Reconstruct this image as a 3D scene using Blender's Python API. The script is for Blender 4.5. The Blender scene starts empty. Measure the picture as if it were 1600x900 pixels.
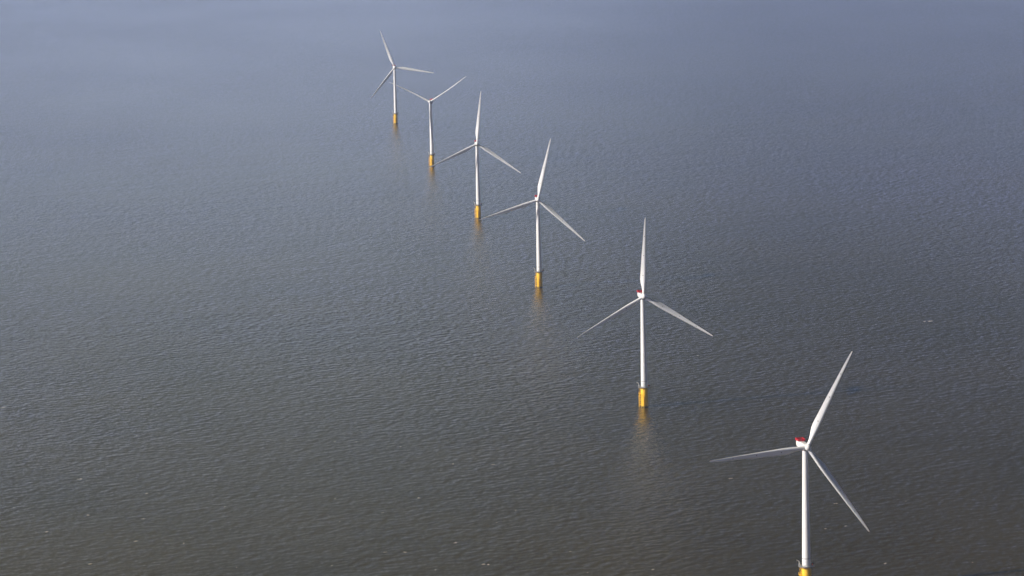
import bpy, bmesh, math, random
from mathutils import Vector, Matrix
R = math.radians
PI = math.pi
scene = bpy.context.scene
C = scene.collection

# ------------------------------------------------------------------ camera
CAM_H = 448.75
PITCH, ROLL = R(7.876), R(-1.385)
fwd = Vector((0, math.cos(PITCH), -math.sin(PITCH)))
rgt = Vector((1, 0, 0))
upv = rgt.cross(fwd)
r2 = rgt * math.cos(ROLL) + upv * math.sin(ROLL)
u2 = upv * math.cos(ROLL) - rgt * math.sin(ROLL)
cam = bpy.data.cameras.new("camera")
cam.sensor_width = 36.0
cam.lens = 36.0 * 5179.3 / 1600.0
cam.clip_start = 1.0
cam.clip_end = 200000.0
cam_ob = bpy.data.objects.new("camera", cam)
C.objects.link(cam_ob)
m = Matrix((r2, u2, -fwd)).transposed().to_4x4()
m.translation = Vector((0, 0, CAM_H))
cam_ob.matrix_world = m
scene.camera = cam_ob

# ------------------------------------------------------------------ sky and sun
SUN_EL = R(26)
SUN_DIR = Vector((-0.95, -0.31, 0)).normalized() * math.cos(SUN_EL) + Vector((0, 0, math.sin(SUN_EL)))
world = bpy.data.worlds.new("World")
scene.world = world
world.use_nodes = True
wn = world.node_tree
bg = wn.nodes["Background"]
sky = wn.nodes.new("ShaderNodeTexSky")
sky.sky_type = 'NISHITA'
sky.sun_disc = False
sky.sun_elevation = SUN_EL
sky.sun_rotation = math.atan2(SUN_DIR.x, SUN_DIR.y)
sky.air_density = 1.0
sky.dust_density = 1.5
sky.ozone_density = 1.5
# unseen sky shaped to grade the sea's brightness: dull overhead, bright blue low down, brighter left
wtc = wn.nodes.new("ShaderNodeTexCoord")
wsep = wn.nodes.new("ShaderNodeSeparateXYZ")
wn.links.new(wtc.outputs["Generated"], wsep.inputs[0])


def wmath(op, a, b=None, clamp=False):
    n = wn.nodes.new("ShaderNodeMath")
    n.operation = op
    n.use_clamp = clamp
    for i, v in enumerate((a, b)):
        if isinstance(v, (int, float)):
            n.inputs[i].default_value = v
        elif v is not None:
            wn.links.new(v, n.inputs[i])
    return n.outputs[0]


SKY_LOW, SKY_HIGH, SKY_FALL = 17.0, 0.05, 0.053
elev = wmath('MAXIMUM', wsep.outputs[2], 0.0)
band = wmath('EXPONENT', wmath('MULTIPLY', elev, -1.0 / SKY_FALL))
side = wmath('MINIMUM', wmath('MAXIMUM', wmath('MULTIPLY', wsep.outputs[0], -12.0), -0.88), 0.35)
side = wmath('ADD', wmath('MULTIPLY', side, wmath('MINIMUM', wmath('ADD', wmath('MULTIPLY', elev, 6.5), 0.03), 1.0)), 1.0)
sky_gain = wmath('ADD', wmath('MULTIPLY', wmath('MULTIPLY', band, side), SKY_LOW), SKY_HIGH)
tint = wn.nodes.new("ShaderNodeMix")
tint.data_type = 'RGBA'
tint.inputs["A"].default_value = (1.0, 0.86, 0.44, 1)
tint.inputs["B"].default_value = (0.56, 0.765, 3.05, 1)
wn.links.new(band, tint.inputs["Factor"])
mul = wn.nodes.new("ShaderNodeVectorMath")
mul.operation = 'MULTIPLY'
wn.links.new(sky.outputs[0], mul.inputs[0])
wn.links.new(tint.outputs["Result"], mul.inputs[1])
scl = wn.nodes.new("ShaderNodeVectorMath")
scl.operation = 'SCALE'
wn.links.new(mul.outputs[0], scl.inputs[0])
wn.links.new(sky_gain, scl.inputs["Scale"])
wn.links.new(scl.outputs[0], bg.inputs[0])
bg.inputs[1].default_value = 0.05
sl = bpy.data.lights.new("sun", 'SUN')
sl.energy = 5.0
sl.angle = R(0.53)
sl.color = (1.0, 0.94, 0.86)
so = bpy.data.objects.new("sun", sl)
C.objects.link(so)
so.rotation_euler = (-SUN_DIR).to_track_quat('-Z', 'Y').to_euler()
so.location = (-300, -100, 600)

scene.view_settings.view_transform = 'Standard'
scene.view_settings.look = 'None'
scene.view_settings.exposure = 0.2
scene.view_settings.gamma = 1.0
scene.cycles.use_denoising = True
scene.cycles.denoiser = 'OPENIMAGEDENOISE'
scene.cycles.denoising_prefilter = 'ACCURATE'
scene.cycles.max_bounces = 6
scene.cycles.volume_bounces = 1
scene.cycles.filter_width = 1.6


# ------------------------------------------------------------------ materials
def material(name):
    mt = bpy.data.materials.new(name)
    mt.use_nodes = True
    nt = mt.node_tree
    return mt, nt, nt.nodes["Principled BSDF"]


def N(nt, kind, **kw):
    n = nt.nodes.new(kind)
    for k, v in kw.items():
        setattr(n, k, v)
    return n


def math_node(nt, op, a, b=None, clamp=False):
    n = N(nt, "ShaderNodeMath", operation=op, use_clamp=clamp)
    for i, v in enumerate((a, b)):
        if v is None:
            continue
        if isinstance(v, (int, float)):
            n.inputs[i].default_value = v
        else:
            nt.links.new(v, n.inputs[i])
    return n.outputs[0]


def paint(name, col, rough=0.45, var=0.08, stain=None, scale=0.35, stretch=0.12):
    """painted metal or glass fibre: slight tone variation, streaky grime along Z"""
    mt, nt, p = material(name)
    tc = N(nt, "ShaderNodeTexCoord")
    mp = N(nt, "ShaderNodeMapping")
    mp.inputs["Scale"].default_value = (1, 1, stretch)
    nt.links.new(tc.outputs["Object"], mp.inputs[0])
    n1 = N(nt, "ShaderNodeTexNoise")
    n1.inputs["Scale"].default_value = scale * 3
    n1.inputs["Detail"].default_value = 6
    nt.links.new(mp.outputs[0], n1.inputs["Vector"])
    ramp = N(nt, "ShaderNodeValToRGB")
    e = ramp.color_ramp.elements
    lo = [c * (1 - var * 2) for c in col] if stain is None else list(stain)
    e[0].position, e[0].color = 0.24, (*lo, 1)
    e[1].position, e[1].color = 0.46, (*col, 1)
    nt.links.new(n1.outputs[0], ramp.inputs[0])
    nt.links.new(ramp.outputs[0], p.inputs["Base Color"])
    p.inputs["Roughness"].default_value = rough
    return mt


M_TOWER = paint("tower_white_paint", (0.80, 0.80, 0.79), 0.42, 0.04)
M_BLADE = paint("blade_white_gelcoat", (0.80, 0.81, 0.82), 0.38, 0.05, scale=0.25)
M_NAC = paint("nacelle_white_gelcoat", (0.80, 0.80, 0.79), 0.40, 0.04)
M_YELLOW = paint("marine_yellow_paint", (0.93, 0.58, 0.035), 0.45, 0.05, stain=(0.86, 0.50, 0.03), scale=0.5)
M_FENDER = paint("landing_yellow_paint", (0.93, 0.60, 0.035), 0.5, 0.05, stain=(0.84, 0.50, 0.03), scale=0.8)
M_GREY = paint("galvanised_steel", (0.20, 0.205, 0.21), 0.5, 0.08, scale=1.0)
M_DECK = paint("deck_grating", (0.16, 0.165, 0.17), 0.7, 0.08, scale=1.0)
M_DARK = paint("dark_equipment", (0.045, 0.05, 0.065), 0.5, 0.1, scale=1.0)
M_RED = paint("hoist_red_paint", (0.55, 0.012, 0.022), 0.45, 0.1, scale=0.8)
M_REDDECK = paint("hoist_deck", (0.30, 0.010, 0.016), 0.6, 0.1, scale=0.8)
M_RUST = paint("yaw_ring_steel", (0.09, 0.055, 0.03), 0.6, 0.15, scale=1.0)
M_DOT = paint("receptor_bronze", (0.06, 0.02, 0.018), 0.5, 0.1, scale=2.0)
M_GROWTH = paint("waterline_growth", (0.10, 0.085, 0.035), 0.85, 0.2, scale=1.5)
M_LAMP = paint("lantern_plastic", (0.50, 0.10, 0.02), 0.3, 0.05, scale=2.0)
M_CRANE = paint("davit_white_paint", (0.68, 0.68, 0.66), 0.45, 0.06, scale=1.0)
M_DOOR = paint("door_grey_paint", (0.22, 0.24, 0.26), 0.5, 0.05, scale=1.0)


# ------------------------------------------------------------------ the sea
def sea_material():
    mt, nt, p = material("murky_sea_water")
    L = nt.links.new
    geo = N(nt, "ShaderNodeNewGeometry")
    ang = R(33)      # crests run right and slightly away from the camera

    def slopes(sx, sy, detail, rough, dist, offs, rot=ang):
        mp = N(nt, "ShaderNodeMapping", vector_type='TEXTURE')
        mp.inputs["Rotation"].default_value = (0, 0, rot)
        mp.inputs["Scale"].default_value = (sx, sy, 1)
        mp.inputs["Location"].default_value = offs
        L(geo.outputs["Position"], mp.inputs[0])
        n = N(nt, "ShaderNodeTexNoise")
        n.inputs["Scale"].default_value = 1.0
        n.inputs["Detail"].default_value = detail
        n.inputs["Roughness"].default_value = rough
        n.inputs["Distortion"].default_value = dist
        L(mp.outputs[0], n.inputs["Vector"])
        s = N(nt, "ShaderNodeVectorMath", operation='SUBTRACT')
        L(n.outputs["Color"], s.inputs[0])
        s.inputs[1].default_value = (0.5, 0.5, 0.5)
        # slope across the crests = difference of the wave height over half a wave
        sh = N(nt, "ShaderNodeVectorMath", operation='ADD')
        L(mp.outputs[0], sh.inputs[0])
        sh.inputs[1].default_value = (0, 0.55, 0)
        n2 = N(nt, "ShaderNodeTexNoise")
        for k in ("Scale", "Detail", "Roughness", "Distortion"):
            n2.inputs[k].default_value = n.inputs[k].default_value
        L(sh.outputs[0], n2.inputs["Vector"])
        dy = math_node(nt, 'SUBTRACT', n.outputs[0], n2.outputs[0])
        sx_ = N(nt, "ShaderNodeSeparateXYZ")
        L(s.outputs[0], sx_.inputs[0])
        cc = N(nt, "ShaderNodeCombineXYZ")
        L(sx_.outputs[1], cc.inputs[0])
        L(dy, cc.inputs[1])
        return cc.outputs[0], n

    def scale(v, k):
        s = N(nt, "ShaderNodeVectorMath", operation='SCALE')
        L(v, s.inputs[0])
        if isinstance(k, (int, float)):
            s.inputs["Scale"].default_value = k
        else:
            L(k, s.inputs["Scale"])
        return s.outputs[0]

    def add(a, b):
        s = N(nt, "ShaderNodeVectorMath", operation='ADD')
        L(a, s.inputs[0])
        L(b, s.inputs[1])
        return s.outputs[0]

    wind, _ = slopes(9.0, 5.8, 2, 0.55, 0.35, (13, 7, 3))             # wind chop
    cross, _ = slopes(5.5, 3.0, 3, 0.6, 0.3, (71, 37, 9), ang + R(22))   # second train
    swell, _ = slopes(90, 30, 2, 0.5, 0.2, (5, 91, 1), ang - R(8))     # long low swell
    ripple, _ = slopes(1.1, 0.8, 4, 0.6, 0.0, (3, 1, 27))
    # gust patches: broad areas where the wind roughens the water more or less
    gm = N(nt, "ShaderNodeMapping", vector_type='TEXTURE')
    gm.inputs["Rotation"].default_value = (0, 0, R(12))
    gm.inputs["Scale"].default_value = (420, 900, 1)
    L(geo.outputs["Position"], gm.inputs[0])
    gn = N(nt, "ShaderNodeTexNoise")
    gn.inputs["Scale"].default_value = 1.0
    gn.inputs["Detail"].default_value = 4
    L(gm.outputs[0], gn.inputs["Vector"])
    gust = N(nt, "ShaderNodeMapRange")
    gust.inputs[1].default_value, gust.inputs[2].default_value = 0.3, 0.7
    gust.inputs[3].default_value, gust.inputs[4].default_value = 0.65, 1.35
    L(gn.outputs[0], gust.inputs[0])
    rip2 = N(nt, "ShaderNodeVectorMath", operation='MULTIPLY')
    L(ripple, rip2.inputs[0])
    rip2.inputs[1].default_value = (W_RIP * 17, W_RIP, 0)
    tot = add(add(scale(wind, W_WIND), scale(cross, W_CROSS)), add(scale(swell, W_SWELL), rip2.outputs[0]))
    tot = scale(tot, gust.outputs[0])
    # slopes -> world normal
    fl = N(nt, "ShaderNodeVectorMath", operation='MULTIPLY')
    # wave faces are steeper on the near side of each crest than on its back
    sp = N(nt, "ShaderNodeSeparateXYZ")
    L(tot, sp.inputs[0])
    yy = math_node(nt, 'MULTIPLY', sp.outputs[1], sp.outputs[1])
    yk = math_node(nt, 'SUBTRACT', sp.outputs[1], math_node(nt, 'MULTIPLY', yy, 5.5))
    cb = N(nt, "ShaderNodeCombineXYZ")
    L(sp.outputs[0], cb.inputs[0])
    L(yk, cb.inputs[1])
    L(cb.outputs[0], fl.inputs[0])
    fl.inputs[1].default_value = (1, 1, 0)
    nz = N(nt, "ShaderNodeVectorMath", operation='ADD')
    L(fl.outputs[0], nz.inputs[0])
    nz.inputs[1].default_value = (0, 0, 1)
    nn = N(nt, "ShaderNodeVectorMath", operation='NORMALIZE')
    L(nz.outputs[0], nn.inputs[0])
    L(nn.outputs[0], p.inputs["Normal"])
    # suspended silt: slow drifting patches of slightly different turbidity
    sm = N(nt, "ShaderNodeMapping", vector_type='TEXTURE')
    sm.inputs["Rotation"].default_value = (0, 0, R(25))
    sm.inputs["Scale"].default_value = (160, 260, 1)
    L(geo.outputs["Position"], sm.inputs[0])
    sn = N(nt, "ShaderNodeTexNoise")
    sn.inputs["Scale"].default_value = 1.0
    sn.inputs["Detail"].default_value = 5
    L(sm.outputs[0], sn.inputs["Vector"])
    ramp = N(nt, "ShaderNodeValToRGB")
    e = ramp.color_ramp.elements
    e[0].position, e[0].color = 0.30, (*SILT_LO, 1)
    e[1].position, e[1].color = 0.72, (*SILT_HI, 1)
    L(sn.outputs[0], ramp.inputs[0])
    # left-to-right shading painted into the water's base colour, darker to the right
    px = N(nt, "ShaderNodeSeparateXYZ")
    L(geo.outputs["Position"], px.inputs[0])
    side_shade = N(nt, "ShaderNodeMapRange")
    side_shade.inputs[1].default_value, side_shade.inputs[2].default_value = -350, 350
    side_shade.inputs[3].default_value, side_shade.inputs[4].default_value = 1.14, 0.82
    L(px.outputs[0], side_shade.inputs[0])
    L(scale(ramp.outputs[0], side_shade.outputs[0]), p.inputs["Base Color"])
    rg = N(nt, "ShaderNodeMapRange")
    rg.inputs[1].default_value, rg.inputs[2].default_value = 0.3, 0.7
    rg.inputs[3].default_value, rg.inputs[4].default_value = 0.194, 0.204
    L(gn.outputs[0], rg.inputs[0])
    L(rg.outputs[0], p.inputs["Roughness"])
    p.inputs["IOR"].default_value = 1.333
    return mt


W_WIND, W_CROSS, W_SWELL, W_RIP = 0.14, 0.06, 0.016, 0.08
SILT_LO, SILT_HI = (0.055, 0.041, 0.014), (0.075, 0.055, 0.018)
SEA_R = 28000.0
bm = bmesh.new()
q = 6
vs = [[bm.verts.new((SEA_R * (2 * i / q - 1), SEA_R * (2 * j / q - 1), 0)) for j in range(q + 1)] for i in range(q + 1)]
for i in range(q):
    for j in range(q):
        bm.faces.new((vs[i][j], vs[i + 1][j], vs[i + 1][j + 1], vs[i][j + 1]))
me = bpy.data.meshes.new("sea")
bm.to_mesh(me)
bm.free()
me.materials.append(sea_material())
sea = bpy.data.objects.new("sea", me)
C.objects.link(sea)
sea["kind"] = "structure"
sea["label"] = "grey brown choppy sea fading to blue in the distance"

# ------------------------------------------------------------------ the air
bm = bmesh.new()
bmesh.ops.create_cube(bm, size=1.0)
HR = SEA_R + 500
for v in bm.verts:
    v.co = Vector((v.co.x * 2 * HR, v.co.y * 2 * HR, -1.0 if v.co.z < 0 else 470.0))
me = bpy.data.meshes.new("haze")
bm.to_mesh(me)
bm.free()
hz = bpy.data.materials.new("sea_haze")
hz.use_nodes = True
nt = hz.node_tree
nt.nodes.remove(nt.nodes["Principled BSDF"])
pv = nt.nodes.new("ShaderNodeVolumePrincipled")
pv.inputs["Color"].default_value = (0.45, 0.66, 1.0, 1)
pv.inputs["Density"].default_value = 0.00003
pv.inputs["Anisotropy"].default_value = 0.2
nt.links.new(pv.outputs[0], nt.nodes["Material Output"].inputs["Volume"])
me.materials.append(hz)
haze = bpy.data.objects.new("haze", me)
C.objects.link(haze)
haze["kind"] = "stuff"
haze["label"] = "thin blue sea haze over the water"


# ------------------------------------------------------------------ mesh helpers
def finish(name, bm, mats, smooth=35):
    bmesh.ops.recalc_face_normals(bm, faces=bm.faces)
    me = bpy.data.meshes.new(name)
    bm.to_mesh(me)
    bm.free()
    for mt in (mats if isinstance(mats, (list, tuple)) else [mats]):
        me.materials.append(mt)
    if smooth:
        me.polygons.foreach_set("use_smooth", [True] * len(me.polygons))
        me.set_sharp_from_angle(angle=R(smooth))
    return me


def lathe(bm, prof, n=40, mat=0, cap=True, center=(0, 0)):
    """prof: list of (radius, z)"""
    rings = []
    for r, z in prof:
        if r < 1e-6:
            rings.append([bm.verts.new((center[0], center[1], z))])
        else:
            rings.append([bm.verts.new((center[0] + r * math.cos(2 * PI * k / n), center[1] + r * math.sin(2 * PI * k / n), z))
                          for k in range(n)])
    for a, b in zip(rings, rings[1:]):
        for k in range(n):
            if len(a) == 1 and len(b) == 1:
                continue
            if len(a) == 1:
                f = bm.faces.new((a[0], b[(k + 1) % n], b[k]))
            elif len(b) == 1:
                f = bm.faces.new((a[k], a[(k + 1) % n], b[0]))
            else:
                f = bm.faces.new((a[k], a[(k + 1) % n], b[(k + 1) % n], b[k]))
            f.material_index = mat
    if cap:
        for rg in (rings[0], rings[-1]):
            if len(rg) > 2:
                bm.faces.new(rg).material_index = mat


def tube(bm, p, q, r, n=8, mat=0):
    p, q = Vector(p), Vector(q)
    d = (q - p)
    quat = d.to_track_quat('Z', 'Y')
    a, b = [], []
    for k in range(n):
        o = quat @ Vector((r * math.cos(2 * PI * k / n), r * math.sin(2 * PI * k / n), 0))
        a.append(bm.verts.new(p + o))
        b.append(bm.verts.new(q + o))
    for k in range(n):
        bm.faces.new((a[k], a[(k + 1) % n], b[(k + 1) % n], b[k])).material_index = mat
    bm.faces.new(a).material_index = mat
    bm.faces.new(b).material_index = mat


def box(bm, x0, x1, y0, y1, z0, z1, mat=0, bevel=0.0):
    r = bmesh.ops.create_cube(bm, size=1.0)
    for v in r["verts"]:
        v.co = Vector((x0 if v.co.x < 0 else x1, y0 if v.co.y < 0 else y1, z0 if v.co.z < 0 else z1))
    fs = set(f for v in r["verts"] for f in v.link_faces)
    for f in fs:
        f.material_index = mat
    if bevel:
        es = list(set(e for f in fs for e in f.edges))
        bmesh.ops.bevel(bm, geom=es, offset=bevel, segments=3, affect='EDGES')


# ------------------------------------------------------------------ turbine meshes
HP = 15.73          # height of the work platform
HH = 87.0           # height of the rotor axis at the tower
TT = 84.7           # top of the tower
OV = 4.6            # rotor overhang
TILT = R(5)
ROT_R = 61.7


def mesh_transition_piece():
    bm = bmesh.new()
    lathe(bm, [(2.72, -3), (2.72, HP - 0.95), (2.80, HP - 0.90), (2.80, HP - 0.62), (2.72, HP - 0.58), (2.72, HP - 0.3)], 48)
    # cable tubes running down the sides
    for az in (R(35), R(60), R(150)):
        c, s = math.cos(az), math.sin(az)
        tube(bm, (2.98 * c, 2.98 * s, -3), (2.98 * c, 2.98 * s, HP - 1.4), 0.19, 10)
        for z in (2.5, 7, 11.5):
            tube(bm, (2.6 * c, 2.6 * s, z), (3.0 * c, 3.0 * s, z), 0.1, 6)
    return finish("transition_piece", bm, M_YELLOW)


def mesh_growth():
    bm = bmesh.new()
    rnd = random.Random(4)
    n = 48
    a, b, c = [], [], []
    for k in range(n):
        t = 2 * PI * k / n
        h = 0.55 + 0.35 * rnd.random()
        for lst, r, z in ((a, 2.735, -3), (b, 2.76, h * 0.5), (c, 2.728, h)):
            lst.append(bm.verts.new((r * math.cos(t), r * math.sin(t), z)))
    for p, q in ((a, b), (b, c)):
        for k in range(n):
            bm.faces.new((p[k], p[(k + 1) % n], q[(k + 1) % n], q[k]))
    return finish("marine_growth", bm, M_GROWTH)


LAND_AZ = R(178)     # the boat landing faces left of the row


def mesh_boat_landing(az):
    bm = bmesh.new()
    # built facing +X, then turned
    for s in (-1, 1):
        y = 0.95 * s
        tube(bm, (4.15, y, -3), (4.15, y, 9.2), 0.2, 12)
        tube(bm, (4.15, y, 9.2), (2.6, y, 10.2), 0.18, 12)
        for z in (1.6, 5.2, 8.4):
            tube(bm, (2.4, y, z), (4.15, y, z), 0.17, 8)
        tube(bm, (2.4, y * 1.5, 3.4), (4.15, y, 3.4), 0.12, 8)
        tube(bm, (2.4, y * 1.5, 6.8), (4.15, y, 6.8), 0.12, 8)
    return finish("boat_landing", rot_bm(bm, az), M_FENDER)


def rot_bm(bm, az):
    bmesh.ops.rotate(bm, verts=bm.verts, cent=(0, 0, 0), matrix=Matrix.Rotation(az, 3, 'Z'))
    return bm


def mesh_ladder():
    bm = bmesh.new()
    for s in (-1, 1):
        tube(bm, (3.55, 0.3 * s, -2), (3.55, 0.3 * s, HP + 0.9), 0.06, 6)
    z = -1.5
    while z < HP:
        tube(bm, (3.55, -0.3, z), (3.55, 0.3, z), 0.03, 5)
        z += 0.33
    for z in (2.2, 6, 10, 14):
        for s in (-1, 1):
            tube(bm, (2.6, 0.3 * s, z), (3.55, 0.3 * s, z), 0.05, 5)
    # safety cage above the rest platform
    for z in (12.6, 13.5, 14.4):
        pts = [Vector((3.55 + 0.75 * math.sin(t), 0.42 * math.cos(t), z)) for t in [PI * k / 6 for k in range(7)]]
        for p, q in zip(pts, pts[1:]):
            tube(bm, p, q, 0.04, 5)
    return finish("access_ladder", rot_bm(bm, LAND_AZ), M_FENDER)


def mesh_rest_platform():
    bm = bmesh.new()
    box(bm, 2.74, 4.5, -1.35, 1.35, 10.35, 10.55)
    for x, y in ((4.42, -1.28), (4.42, 1.28), (4.42, 0.45), (4.42, -0.45), (3.3, -1.28), (3.3, 1.28)):
        tube(bm, (x, y, 10.5), (x, y, 11.65), 0.05, 6)
    for z in (11.1, 11.65):
        tube(bm, (2.8, -1.28, z), (4.42, -1.28, z), 0.05, 6)
        tube(bm, (2.8, 1.28, z), (4.42, 1.28, z), 0.05, 6)
        tube(bm, (4.42, -1.28, z), (4.42, -0.45, z), 0.05, 6)
        tube(bm, (4.42, 0.45, z), (4.42, 1.28, z), 0.05, 6)
    return finish("rest_platform", rot_bm(bm, LAND_AZ), M_FENDER)


PR = 4.75


def mesh_work_platform():
    bm = bmesh.new()
    n = 48
    lathe(bm, [(2.74, HP - 0.30), (PR, HP - 0.24), (PR, HP + 0.02), (2.55, HP + 0.02)], n, cap=False)
    for k in range(12):
        t = 2 * PI * k / 12
        c, s = math.cos(t), math.sin(t)
        tube(bm, (2.7 * c, 2.7 * s, HP - 1.5), (4.55 * c, 4.55 * s, HP - 0.3), 0.11, 6)
    return finish("work_platform", bm, M_GREY)


def mesh_railing():
    bm = bmesh.new()
    n = 36
    P = lambda k, z, r=PR - 0.08: Vector((r * math.cos(2 * PI * k / n), r * math.sin(2 * PI * k / n), z))
    for k in range(n):
        tube(bm, P(k, HP), P(k, HP + 1.2), 0.05, 6)
        for z in (HP + 0.42, HP + 0.8, HP + 1.2):
            tube(bm, P(k, z), P(k + 1, z), 0.05, 6)
    lathe(bm, [(PR - 0.02, HP + 0.02), (PR - 0.02, HP + 0.24), (PR - 0.06, HP + 0.24), (PR - 0.06, HP + 0.02)], n, cap=False)
    return finish("railing", bm, M_GREY)


def mesh_davit():
    bm = bmesh.new()
    x, y = -4.25, -0.9
    tube(bm, (x, y, HP), (x, y, HP + 3.1), 0.17, 12)
    tube(bm, (x, y, HP + 3.0), (x - 1.5, y - 0.5, HP + 4.0), 0.13, 10)
    tube(bm, (x, y, HP + 1.7), (x - 0.75, y - 0.25, HP + 3.5), 0.08, 8)
    box(bm, x - 0.28, x + 0.28, y - 0.3, y + 0.3, HP + 0.9, HP + 1.5, 0, 0.05)
    tube(bm, (x - 1.45, y - 0.48, HP + 3.95), (x - 1.45, y - 0.48, HP + 2.9), 0.03, 6)
    return finish("davit_crane", bm, M_CRANE)


def mesh_locker():
    bm = bmesh.new()
    box(bm, 3.15, 4.55, -0.7, 1.2, HP + 0.03, HP + 1.55, 0, 0.08)
    box(bm, 3.08, 4.62, -0.77, 1.27, HP + 1.55, HP + 1.66, 0, 0.03)
    return finish("equipment_locker", bm, M_DARK)


def mesh_lantern():
    bm = bmesh.new()
    lathe(bm, [(0.0, HP + 1.2), (0.09, HP + 1.2), (0.09, HP + 1.45), (0.17, HP + 1.47), (0.17, HP + 1.8), (0.1, HP + 1.9), (0, HP + 1.92)],
          12, cap=False, center=(3.3, -3.3))
    return finish("marker_lantern", bm, M_LAMP)


RB, RT = 2.48, 1.55


def tower_r(z):
    t = (z - HP) / (TT - HP)
    t0 = 0.16
    return RB - 0.12 * min(t / t0, 1) - (RB - 0.12 - RT) * max(0, (t - t0) / (1 - t0))


def mesh_tower():
    bm = bmesh.new()
    prof = [(RB + 0.18, HP + 0.03), (RB + 0.18, HP + 0.2), (RB, HP + 0.22)]
    z = HP + 1
    while z < TT:
        prof.append((tower_r(z), z))
        z += 4.0
    prof.append((RT, TT))
    lathe(bm, prof, 56)
    return finish("tower", bm, M_TOWER)


def mesh_flange():
    bm = bmesh.new()
    z = HP + 4.5
    r = tower_r(z)
    lathe(bm, [(r - 0.02, z), (r + 0.06, z + 0.02), (r + 0.06, z + 0.30), (r - 0.02, z + 0.32)], 56, cap=False)
    return finish("flange_ring", bm, M_DOOR)


def mesh_seams(z):
    bm = bmesh.new()
    r = tower_r(z)
    lathe(bm, [(r - 0.02, z), (r + 0.03, z + 0.02), (r + 0.03, z + 0.14), (r - 0.02, z + 0.16)], 56, cap=False)
    return finish("section_joint", bm, M_CRANE)


def mesh_door():
    bm = bmesh.new()
    az0 = R(268)
    n = 6
    z0, z1 = HP + 0.9, HP + 3.2
    inner, outer = [], []
    for k in range(n + 1):
        t = az0 + (k / n - 0.5) * 0.42
        row_i, row_o = [], []
        for z in (z0, z1):
            r = tower_r(z)
            row_i.append(bm.verts.new(((r - 0.05) * math.cos(t), (r - 0.05) * math.sin(t), z)))
            row_o.append(bm.verts.new(((r + 0.05) * math.cos(t), (r + 0.05) * math.sin(t), z)))
        inner.append(row_i)
        outer.append(row_o)
    for k in range(n):
        a, b, c, d = outer[k], outer[k + 1], inner[k], inner[k + 1]
        bm.faces.new((a[0], b[0], b[1], a[1]))
        bm.faces.new((a[1], b[1], d[1], c[1]))
        bm.faces.new((a[0], b[0], d[0], c[0]))
    bm.faces.new((outer[0][0], outer[0][1], inner[0][1], inner[0][0]))
    bm.faces.new((outer[n][0], outer[n][1], inner[n][1], inner[n][0]))
    return finish("door", bm, M_CRANE)


def mesh_yaw_ring():
    bm = bmesh.new()
    lathe(bm, [(RT + 0.02, TT - 0.05), (RT + 0.22, TT), (RT + 0.22, TT + 0.42), (RT - 0.1, TT + 0.45)], 40)
    return finish("yaw_bearing", bm, M_RUST)


# nacelle frame: X = right seen from the front, Y = up, Z = towards the wind; origin on the tower axis at hub height
def mesh_nacelle():
    bm = bmesh.new()
    secs = [  # z, half width, bottom, top
        (2.75, 1.30, -1.35, 1.35), (2.55, 1.62, -1.65, 1.62), (1.6, 1.80, -1.85, 1.95), (0.0, 1.90, -1.92, 2.08),
        (-4.0, 1.92, -1.90, 2.10), (-8.0, 1.92, -1.75, 2.10), (-10.6, 1.85, -1.35, 2.08), (-11.3, 1.7, -1.05, 1.95), (-11.45, 1.5, -0.8, 1.7)]
    n = 32
    rings = []
    for z, w, b, t in secs:
        cy, hh = (b + t) / 2, (t - b) / 2
        e = 0.36
        ring = []
        for k in range(n):
            a = 2 * PI * k / n
            c, s = math.cos(a), math.sin(a)
            ring.append(bm.verts.new((w * math.copysign(abs(c) ** e, c), cy + hh * math.copysign(abs(s) ** e, s), z)))
        rings.append(ring)
    for a, b in zip(rings, rings[1:]):
        for k in range(n):
            bm.faces.new((a[k], a[(k + 1) % n], b[(k + 1) % n], b[k]))
    bm.faces.new(rings[0])
    bm.faces.new(rings[-1])
    return finish("nacelle", bm, M_NAC, 40)


def mesh_hoist_deck():
    bm = bmesh.new()
    box(bm, -2.1, 2.1, 2.14, 2.30, -11.5, -5.9, 0, 0.03)
    return finish("hoist_deck", bm, M_REDDECK)


def mesh_hoist_rail():
    bm = bmesh.new()
    x0, x1, z0, z1, y0, y1 = -2.1, 2.1, -11.5, -5.9, 2.31, 3.45

    def panel(p, q, cnt):
        p, q = Vector(p), Vector(q)
        for k in range(cnt + 1):
            a = p.lerp(q, k / cnt)
            tube(bm, (a.x, y0, a.z), (a.x, y1, a.z), 0.05, 6)
        for y in (y0 + 0.05, y1):
            tube(bm, (p.x, y, p.z), (q.x, y, q.z), 0.06, 6)
        d = (q - p).normalized()
        nrm = Vector((d.z, 0, -d.x)) * 0.02
        for k in range(cnt):
            a = p.lerp(q, (k + 0.09) / cnt)
            b = p.lerp(q, (k + 0.91) / cnt)
            vs = []
            for s in (-1, 1):
                for pt, y in ((a, y0 + 0.16), (b, y0 + 0.16), (b, y1 - 0.16), (a, y1 - 0.16)):
                    vs.append(bm.verts.new((pt.x + nrm.x * s, y, pt.z + nrm.z * s)))
            for f in ((0, 1, 2, 3), (7, 6, 5, 4), (0, 1, 5, 4), (1, 2, 6, 5), (2, 3, 7, 6), (3, 0, 4, 7)):
                bm.faces.new([vs[i] for i in f])
    panel((x0, 0, z0), (x1, 0, z0), 4)
    panel((x0, 0, z1), (x1, 0, z1), 4)
    panel((x0, 0, z0), (x0, 0, z1), 5)
    panel((x1, 0, z0), (x1, 0, z1), 5)
    return finish("hoist_railing", bm, M_RED)


def mesh_mast():
    bm = bmesh.new()
    tube(bm, (-0.9, 2.0, -4.2), (-0.9, 4.6, -4.2), 0.06, 8)
    tube(bm, (-1.3, 4.5, -4.2), (-0.5, 4.5, -4.2), 0.04, 6)
    return finish("wind_mast", bm, M_GREY)


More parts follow.
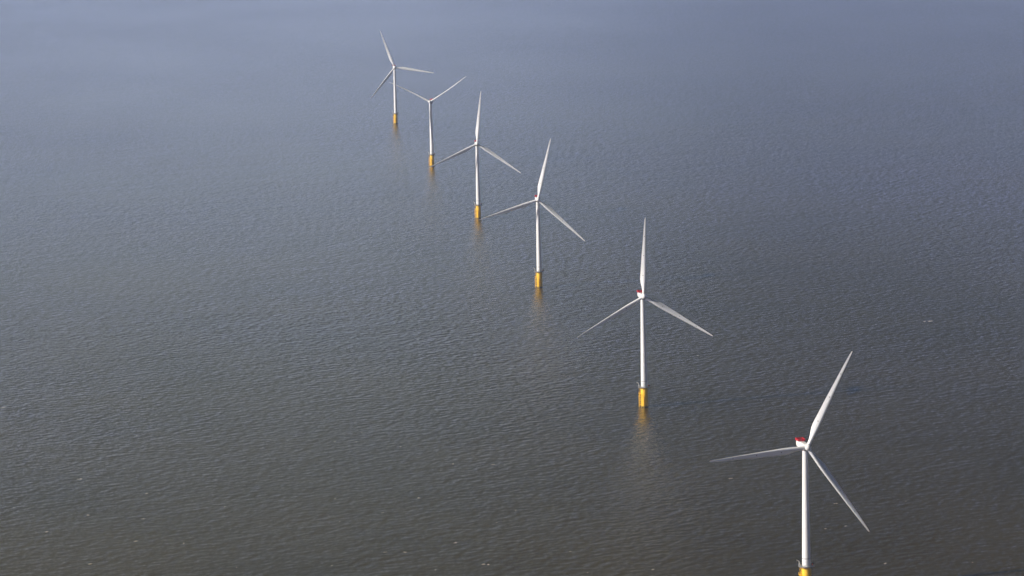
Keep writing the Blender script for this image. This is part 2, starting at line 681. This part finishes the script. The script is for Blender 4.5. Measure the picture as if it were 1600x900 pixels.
def mesh_light():
    bm = bmesh.new()
    tube(bm, (0, 2.0, -3.6), (0, 2.5, -3.6), 0.16, 10)
    tube(bm, (0, 2.5, -3.6), (0, 2.95, -3.6), 0.22, 10)
    return finish("aviation_light", bm, M_RED)


def mesh_hub():
    bm = bmesh.new()
    lathe(bm, [(1.35, -1.85), (1.70, -1.75), (1.92, -1.0), (1.98, -0.2), (1.95, 0.7), (1.80, 1.4), (1.48, 2.05), (1.02, 2.5), (0.5, 2.72), (0, 2.78)], 40)
    for k in range(3):     # collars where the blades leave the spinner
        a = 2 * PI * k / 3
        d = Vector((math.sin(a), math.cos(a), 0))
        tube(bm, d * 1.0, d * 2.05, 1.16, 28)
    return finish("hub", bm, M_NAC, 40)


def mesh_hub_seal():
    bm = bmesh.new()
    lathe(bm, [(1.2, -2.3), (1.25, -1.8), (1.0, -1.75)], 32, cap=False)
    return finish("main_bearing_seal", bm, M_RUST)


# blade frame: Z = outwards along the span, X = towards the leading edge, -Y = upwind
BL = [  # r, chord, thickness ratio, leading edge x, twist degrees, roundness(1 = circle)
    (1.6, 2.20, 1.0, 1.10, 17, 1), (3.0, 2.20, 1.0, 1.10, 17, 1), (5.0, 2.32, 0.92, 1.11, 17, .85), (7.5, 2.85, 0.72, 1.17, 16, .5),
    (10.0, 3.60, 0.54, 1.25, 14.5, .2), (12.2, 4.10, 0.44, 1.33, 13, 0), (14.0, 4.20, 0.40, 1.36, 11.8, 0), (16.5, 4.05, 0.37, 1.33, 10.4, 0),
    (20, 3.70, 0.34, 1.25, 8.6, 0), (25, 3.25, 0.31, 1.12, 6.6, 0), (30, 2.85, 0.285, .99, 5.0, 0), (36, 2.40, 0.265, .85, 3.5, 0),
    (42, 2.00, 0.25, .72, 2.2, 0), (48, 1.62, 0.24, .58, 1.1, 0), (53, 1.30, 0.23, .47, 0.4, 0), (57, 1.00, 0.22, .36, 0, 0),
    (59.8, 0.72, 0.22, .26, 0, 0), (61.2, 0.42, 0.22, .16, 0, 0), (61.7, 0.12, 0.25, .04, 0, 0)]
CONE = R(2.5)


def bend(r):
    return 3.6 * (r / ROT_R) ** 2


def blade_section(r, ch, th, le, tw, rd, n=28):
    pts = []
    b = R(tw)
    for k in range(n):
        a = 2 * PI * k / n
        x = 0.5 * (1 + math.cos(a))           # 1 trailing edge .. 0 leading edge
        yt = 5 * (0.2969 * math.sqrt(x) - 0.1260 * x - 0.3516 * x * x + 0.2843 * x ** 3 - 0.1036 * x ** 4)
        ya = th * yt * (0.85 if math.sin(a) >= 0 else -1.15) + 0.03 * 4 * x * (1 - x)
        yc = 0.5 * math.sin(a) * th
        y = (yc * rd + ya * (1 - rd)) * ch
        px, py = le - x * ch, y
        qx = px * math.cos(b) + py * math.sin(b)
        qy = -px * math.sin(b) + py * math.cos(b)
        pts.append(Vector((qx, qy - bend(r), r)))
    return pts


def blade_at(r):
    # a little extra chord on the outer half
    for a, b in zip(BL, BL[1:]):
        if a[0] <= r <= b[0]:
            t = (r - a[0]) / (b[0] - a[0])
            t2 = t
            v = [a[i] + (b[i] - a[i]) * t2 for i in range(6)]
            v[1] *= 1.0 + 0.14 * max(0, min(1, (r - 12) / 20))
            return v


def mesh_blade():
    bm = bmesh.new()
    rings = []
    stations = []
    for a, b in zip(BL, BL[1:]):
        stations += [a[0], (a[0] + b[0]) / 2] if b[0] - a[0] > 1.5 else [a[0]]
    stations.append(BL[-1][0])
    for r in stations:
        rings.append([bm.verts.new(p) for p in blade_section(*blade_at(r))])
    n = len(rings[0])
    for a, b in zip(rings, rings[1:]):
        for k in range(n):
            bm.faces.new((a[k], a[(k + 1) % n], b[(k + 1) % n], b[k]))
    bm.faces.new(rings[0])
    bm.faces.new(rings[-1])
    return finish("blade", bm, M_BLADE, 50)


def mesh_receptor(r):
    """lightning receptor: a disc on both faces of the blade"""
    bm = bmesh.new()
    sec = blade_section(*blade_at(r))
    n = len(sec)
    k = n // 4
    lo, hi = sec[n - k], sec[k]                 # upwind face, downwind face
    d = (hi - lo).normalized()
    tube(bm, lo - d * 0.05, hi + d * 0.05, 0.27, 14)
    return finish("lightning_receptor", bm, M_DOT)


ME = dict(tp=mesh_transition_piece(), growth=mesh_growth(), landing=mesh_boat_landing(LAND_AZ), landing_front=mesh_boat_landing(R(248)), ladder=mesh_ladder(), rest=mesh_rest_platform(),
          plat=mesh_work_platform(), rail=mesh_railing(), davit=mesh_davit(), locker=mesh_locker(), lantern=mesh_lantern(),
          tower=mesh_tower(), flange=mesh_flange(), seam_low=mesh_seams(38.5), seam_high=mesh_seams(62.0), door=mesh_door(), yaw=mesh_yaw_ring(), nac=mesh_nacelle(),
          hdeck=mesh_hoist_deck(), hrail=mesh_hoist_rail(), mast=mesh_mast(), light=mesh_light(), hub=mesh_hub(), seal=mesh_hub_seal(),
          blade=mesh_blade())
REC = [mesh_receptor(r) for r in (16.5, 32.0, 47.0)]


def part(name, me, parent, mat=None):
    o = bpy.data.objects.new(name, me)
    C.objects.link(o)
    o.parent = parent
    if mat is not None:
        o.matrix_local = mat
    return o


def turbine(x, y, yaw, phase, blade_pitch, label):
    root = bpy.data.objects.new("wind_turbine", None)
    C.objects.link(root)
    root.empty_display_size = 5
    root.location = (x, y, 0)
    root["label"] = label
    root["category"] = "wind turbine"
    root["group"] = "offshore wind turbines standing in a row"
    tp = part("transition_piece", ME["tp"], root)
    part("marine_growth", ME["growth"], tp)
    bl = part("boat_landing", ME["landing"], root)
    part("access_ladder", ME["ladder"], bl)
    part("boat_landing", ME["landing_front"], root)
    part("rest_platform", ME["rest"], bl)
    wp = part("work_platform", ME["plat"], root)
    part("railing", ME["rail"], wp)
    part("davit_crane", ME["davit"], wp)
    part("equipment_locker", ME["locker"], wp)
    part("marker_lantern", ME["lantern"], wp)
    tw = part("tower", ME["tower"], root)
    part("flange_ring", ME["flange"], tw)
    part("section_joint", ME["seam_low"], tw)
    part("section_joint", ME["seam_high"], tw)
    part("door", ME["door"], tw)
    part("yaw_bearing", ME["yaw"], root)
    # nacelle frame
    axh = Vector((math.sin(yaw), -math.cos(yaw), 0))
    rt = Vector((math.cos(yaw), math.sin(yaw), 0))
    mn = Matrix((rt, Vector((0, 0, 1)), axh)).transposed().to_4x4()
    mn.translation = Vector((0, 0, HH))
    nc = part("nacelle", ME["nac"], root, mn)
    part("hoist_deck", ME["hdeck"], nc)
    part("hoist_railing", ME["hrail"], nc)
    part("wind_mast", ME["mast"], nc)
    part("aviation_light", ME["light"], nc)
    # rotor frame, tilted back
    ax = axh * math.cos(TILT) + Vector((0, 0, 1)) * math.sin(TILT)
    up = ax.cross(rt)
    hubp = Vector((0, 0, HH)) + ax * OV
    rx = rt * math.cos(phase) - up * math.sin(phase)
    ry = rt * math.sin(phase) + up * math.cos(phase)
    mh = Matrix((rx, ry, ax)).transposed().to_4x4()
    mh.translation = hubp
    hb = part("hub", ME["hub"], root, mh)
    part("main_bearing_seal", ME["seal"], hb)
    for k in range(3):
        th = phase + k * 2 * PI / 3
        d = rt * math.sin(th) + up * math.cos(th)
        t = rt * math.cos(th) - up * math.sin(th)
        axc = ax * math.cos(CONE) - d * math.sin(CONE)
        dc = d * math.cos(CONE) + ax * math.sin(CONE)
        mb = Matrix((t, -axc, dc)).transposed().to_4x4() @ Matrix.Rotation(-blade_pitch, 4, 'Z')
        mb.translation = hubp
        b = part("blade", ME["blade"], root, mb)
        for rm in REC:
            part("lightning_receptor", rm, b)
    return root


TURBINES = [
    (169.1, 1907.8, 13, 26.9, 4, "nearest and largest white wind turbine, its yellow base cut off by the photo's bottom edge"),
    (101.2, 2549.9, 9, 2.4, 4, "second nearest white wind turbine, one blade straight up, its whole yellow base in view"),
    (27.3, 3245.2, 3, 13.4, 4, "white wind turbine whose left blade tip points at the neighbouring turbine's yellow base, third nearest"),
    (-36.9, 3846.7, 4, 5.9, 4, "fourth nearest white wind turbine, blade straight up, left tip beside a farther yellow base"),
    (-103.9, 4467.8, -10, 59.3, 64, "second farthest white wind turbine, one blade hanging along its tower and two raised"),
    (-174.2, 5143.5, 6, -19.8, 4, "farthest and smallest white wind turbine, one blade pointing almost level to the right"),
]
for x, y, yw, ph, bp, lb in TURBINES:
    turbine(x, y, R(yw), R(ph), R(bp), lb)


# ------------------------------------------------------------------ foam flecks on the water
def on_water(px, py):
    d = r2 * ((px - 800) / 5179.3) + u2 * ((450 - py) / 5179.3) + fwd
    t = CAM_H / -d.z
    return Vector((d.x * t, d.y * t))


rnd = random.Random(11)
bm = bmesh.new()


def fleck(cx, cy, lx, ly):
    ang = R(33) + rnd.uniform(-0.25, 0.25)
    n = 14
    for piece in range(rnd.choice((1, 2, 2, 3))):
        ox, oy = rnd.uniform(-0.7, 0.7) * lx, rnd.uniform(-0.8, 0.8) * ly
        sx, sy = lx * rnd.uniform(0.25, 0.6), ly * rnd.uniform(0.25, 0.6)
        ring = []
        for k in range(n):
            a = 2 * PI * k / n
            rr = rnd.uniform(0.55, 1.1)
            u, v = ox + sx * rr * math.cos(a), oy + sy * rr * math.sin(a)
            ring.append((cx + u * math.cos(ang) - v * math.sin(ang), cy + u * math.sin(ang) + v * math.cos(ang)))
        top = [bm.verts.new((x, y, 0.05)) for x, y in ring]
        mid = bm.verts.new((sum(p[0] for p in ring) / n, sum(p[1] for p in ring) / n, 0.16))
        for k in range(n):
            bm.faces.new((top[k], top[(k + 1) % n], mid))


for px, py, lx, ly in [(758, 882, 2.6, 3.2), (1446, 502, 5, 3), (2, 637, 4, 3), (629, 698, 3, 2.2), (229, 771, 3.2, 2.6), (123, 749, 2.6, 2), (136, 805, 1.6, 1.6),
                       (212, 681, 2.4, 1.6), (142, 881, 2.6, 2.2), (213, 845, 3.5, 1.8), (712, 848, 2.2, 1.6), (632, 863, 2.4, 1.6),
                       (602, 863, 1.2, 1.2), (522, 690, 1, 1), (556, 690, 1, 1), (1150, 730, 0.9, 1.4), (1305, 787, 2.4, 1.6),
                       (1018, 890, 2.6, 1.6), (522, 883, 2, 1.6), (770, 726, 2, 1.4), (654, 778, 2, 1.2), (808, 797, 1.6, 1.2),
                       (223, 811, 1.4, 1.2), (75, 831, 1.6, 1.4), (1140, 748, 3, 1.2), (1385, 880, 2, 1.4), (1290, 826, 1.2, 1.0), (1320, 822, 1.2, 1.0)]:
    p = on_water(px, py)
    fleck(p.x, p.y, lx * 1.1, ly * 0.7)
for k in range(70):
    px, py = rnd.uniform(-150, 1750), 450 + 600 * rnd.random() ** 0.8
    p = on_water(px, py)
    fleck(p.x, p.y, rnd.uniform(0.4, 1.3), rnd.uniform(0.3, 0.8))
mt, nt, p = material("sea_foam")
no = N(nt, "ShaderNodeTexNoise")
no.inputs["Scale"].default_value = 2.0
rp = N(nt, "ShaderNodeValToRGB")
rp.color_ramp.elements[0].color = (0.20, 0.20, 0.18, 1)
rp.color_ramp.elements[1].color = (0.50, 0.50, 0.48, 1)
g = N(nt, "ShaderNodeNewGeometry")
nt.links.new(g.outputs["Position"], no.inputs["Vector"])
nt.links.new(no.outputs[0], rp.inputs[0])
nt.links.new(rp.outputs[0], p.inputs["Base Color"])
p.inputs["Roughness"].default_value = 0.9
foam = bpy.data.objects.new("sea_foam", finish("sea_foam", bm, mt, 0))
C.objects.link(foam)
foam["kind"] = "stuff"
foam["label"] = "scattered white foam flecks on the choppy sea"
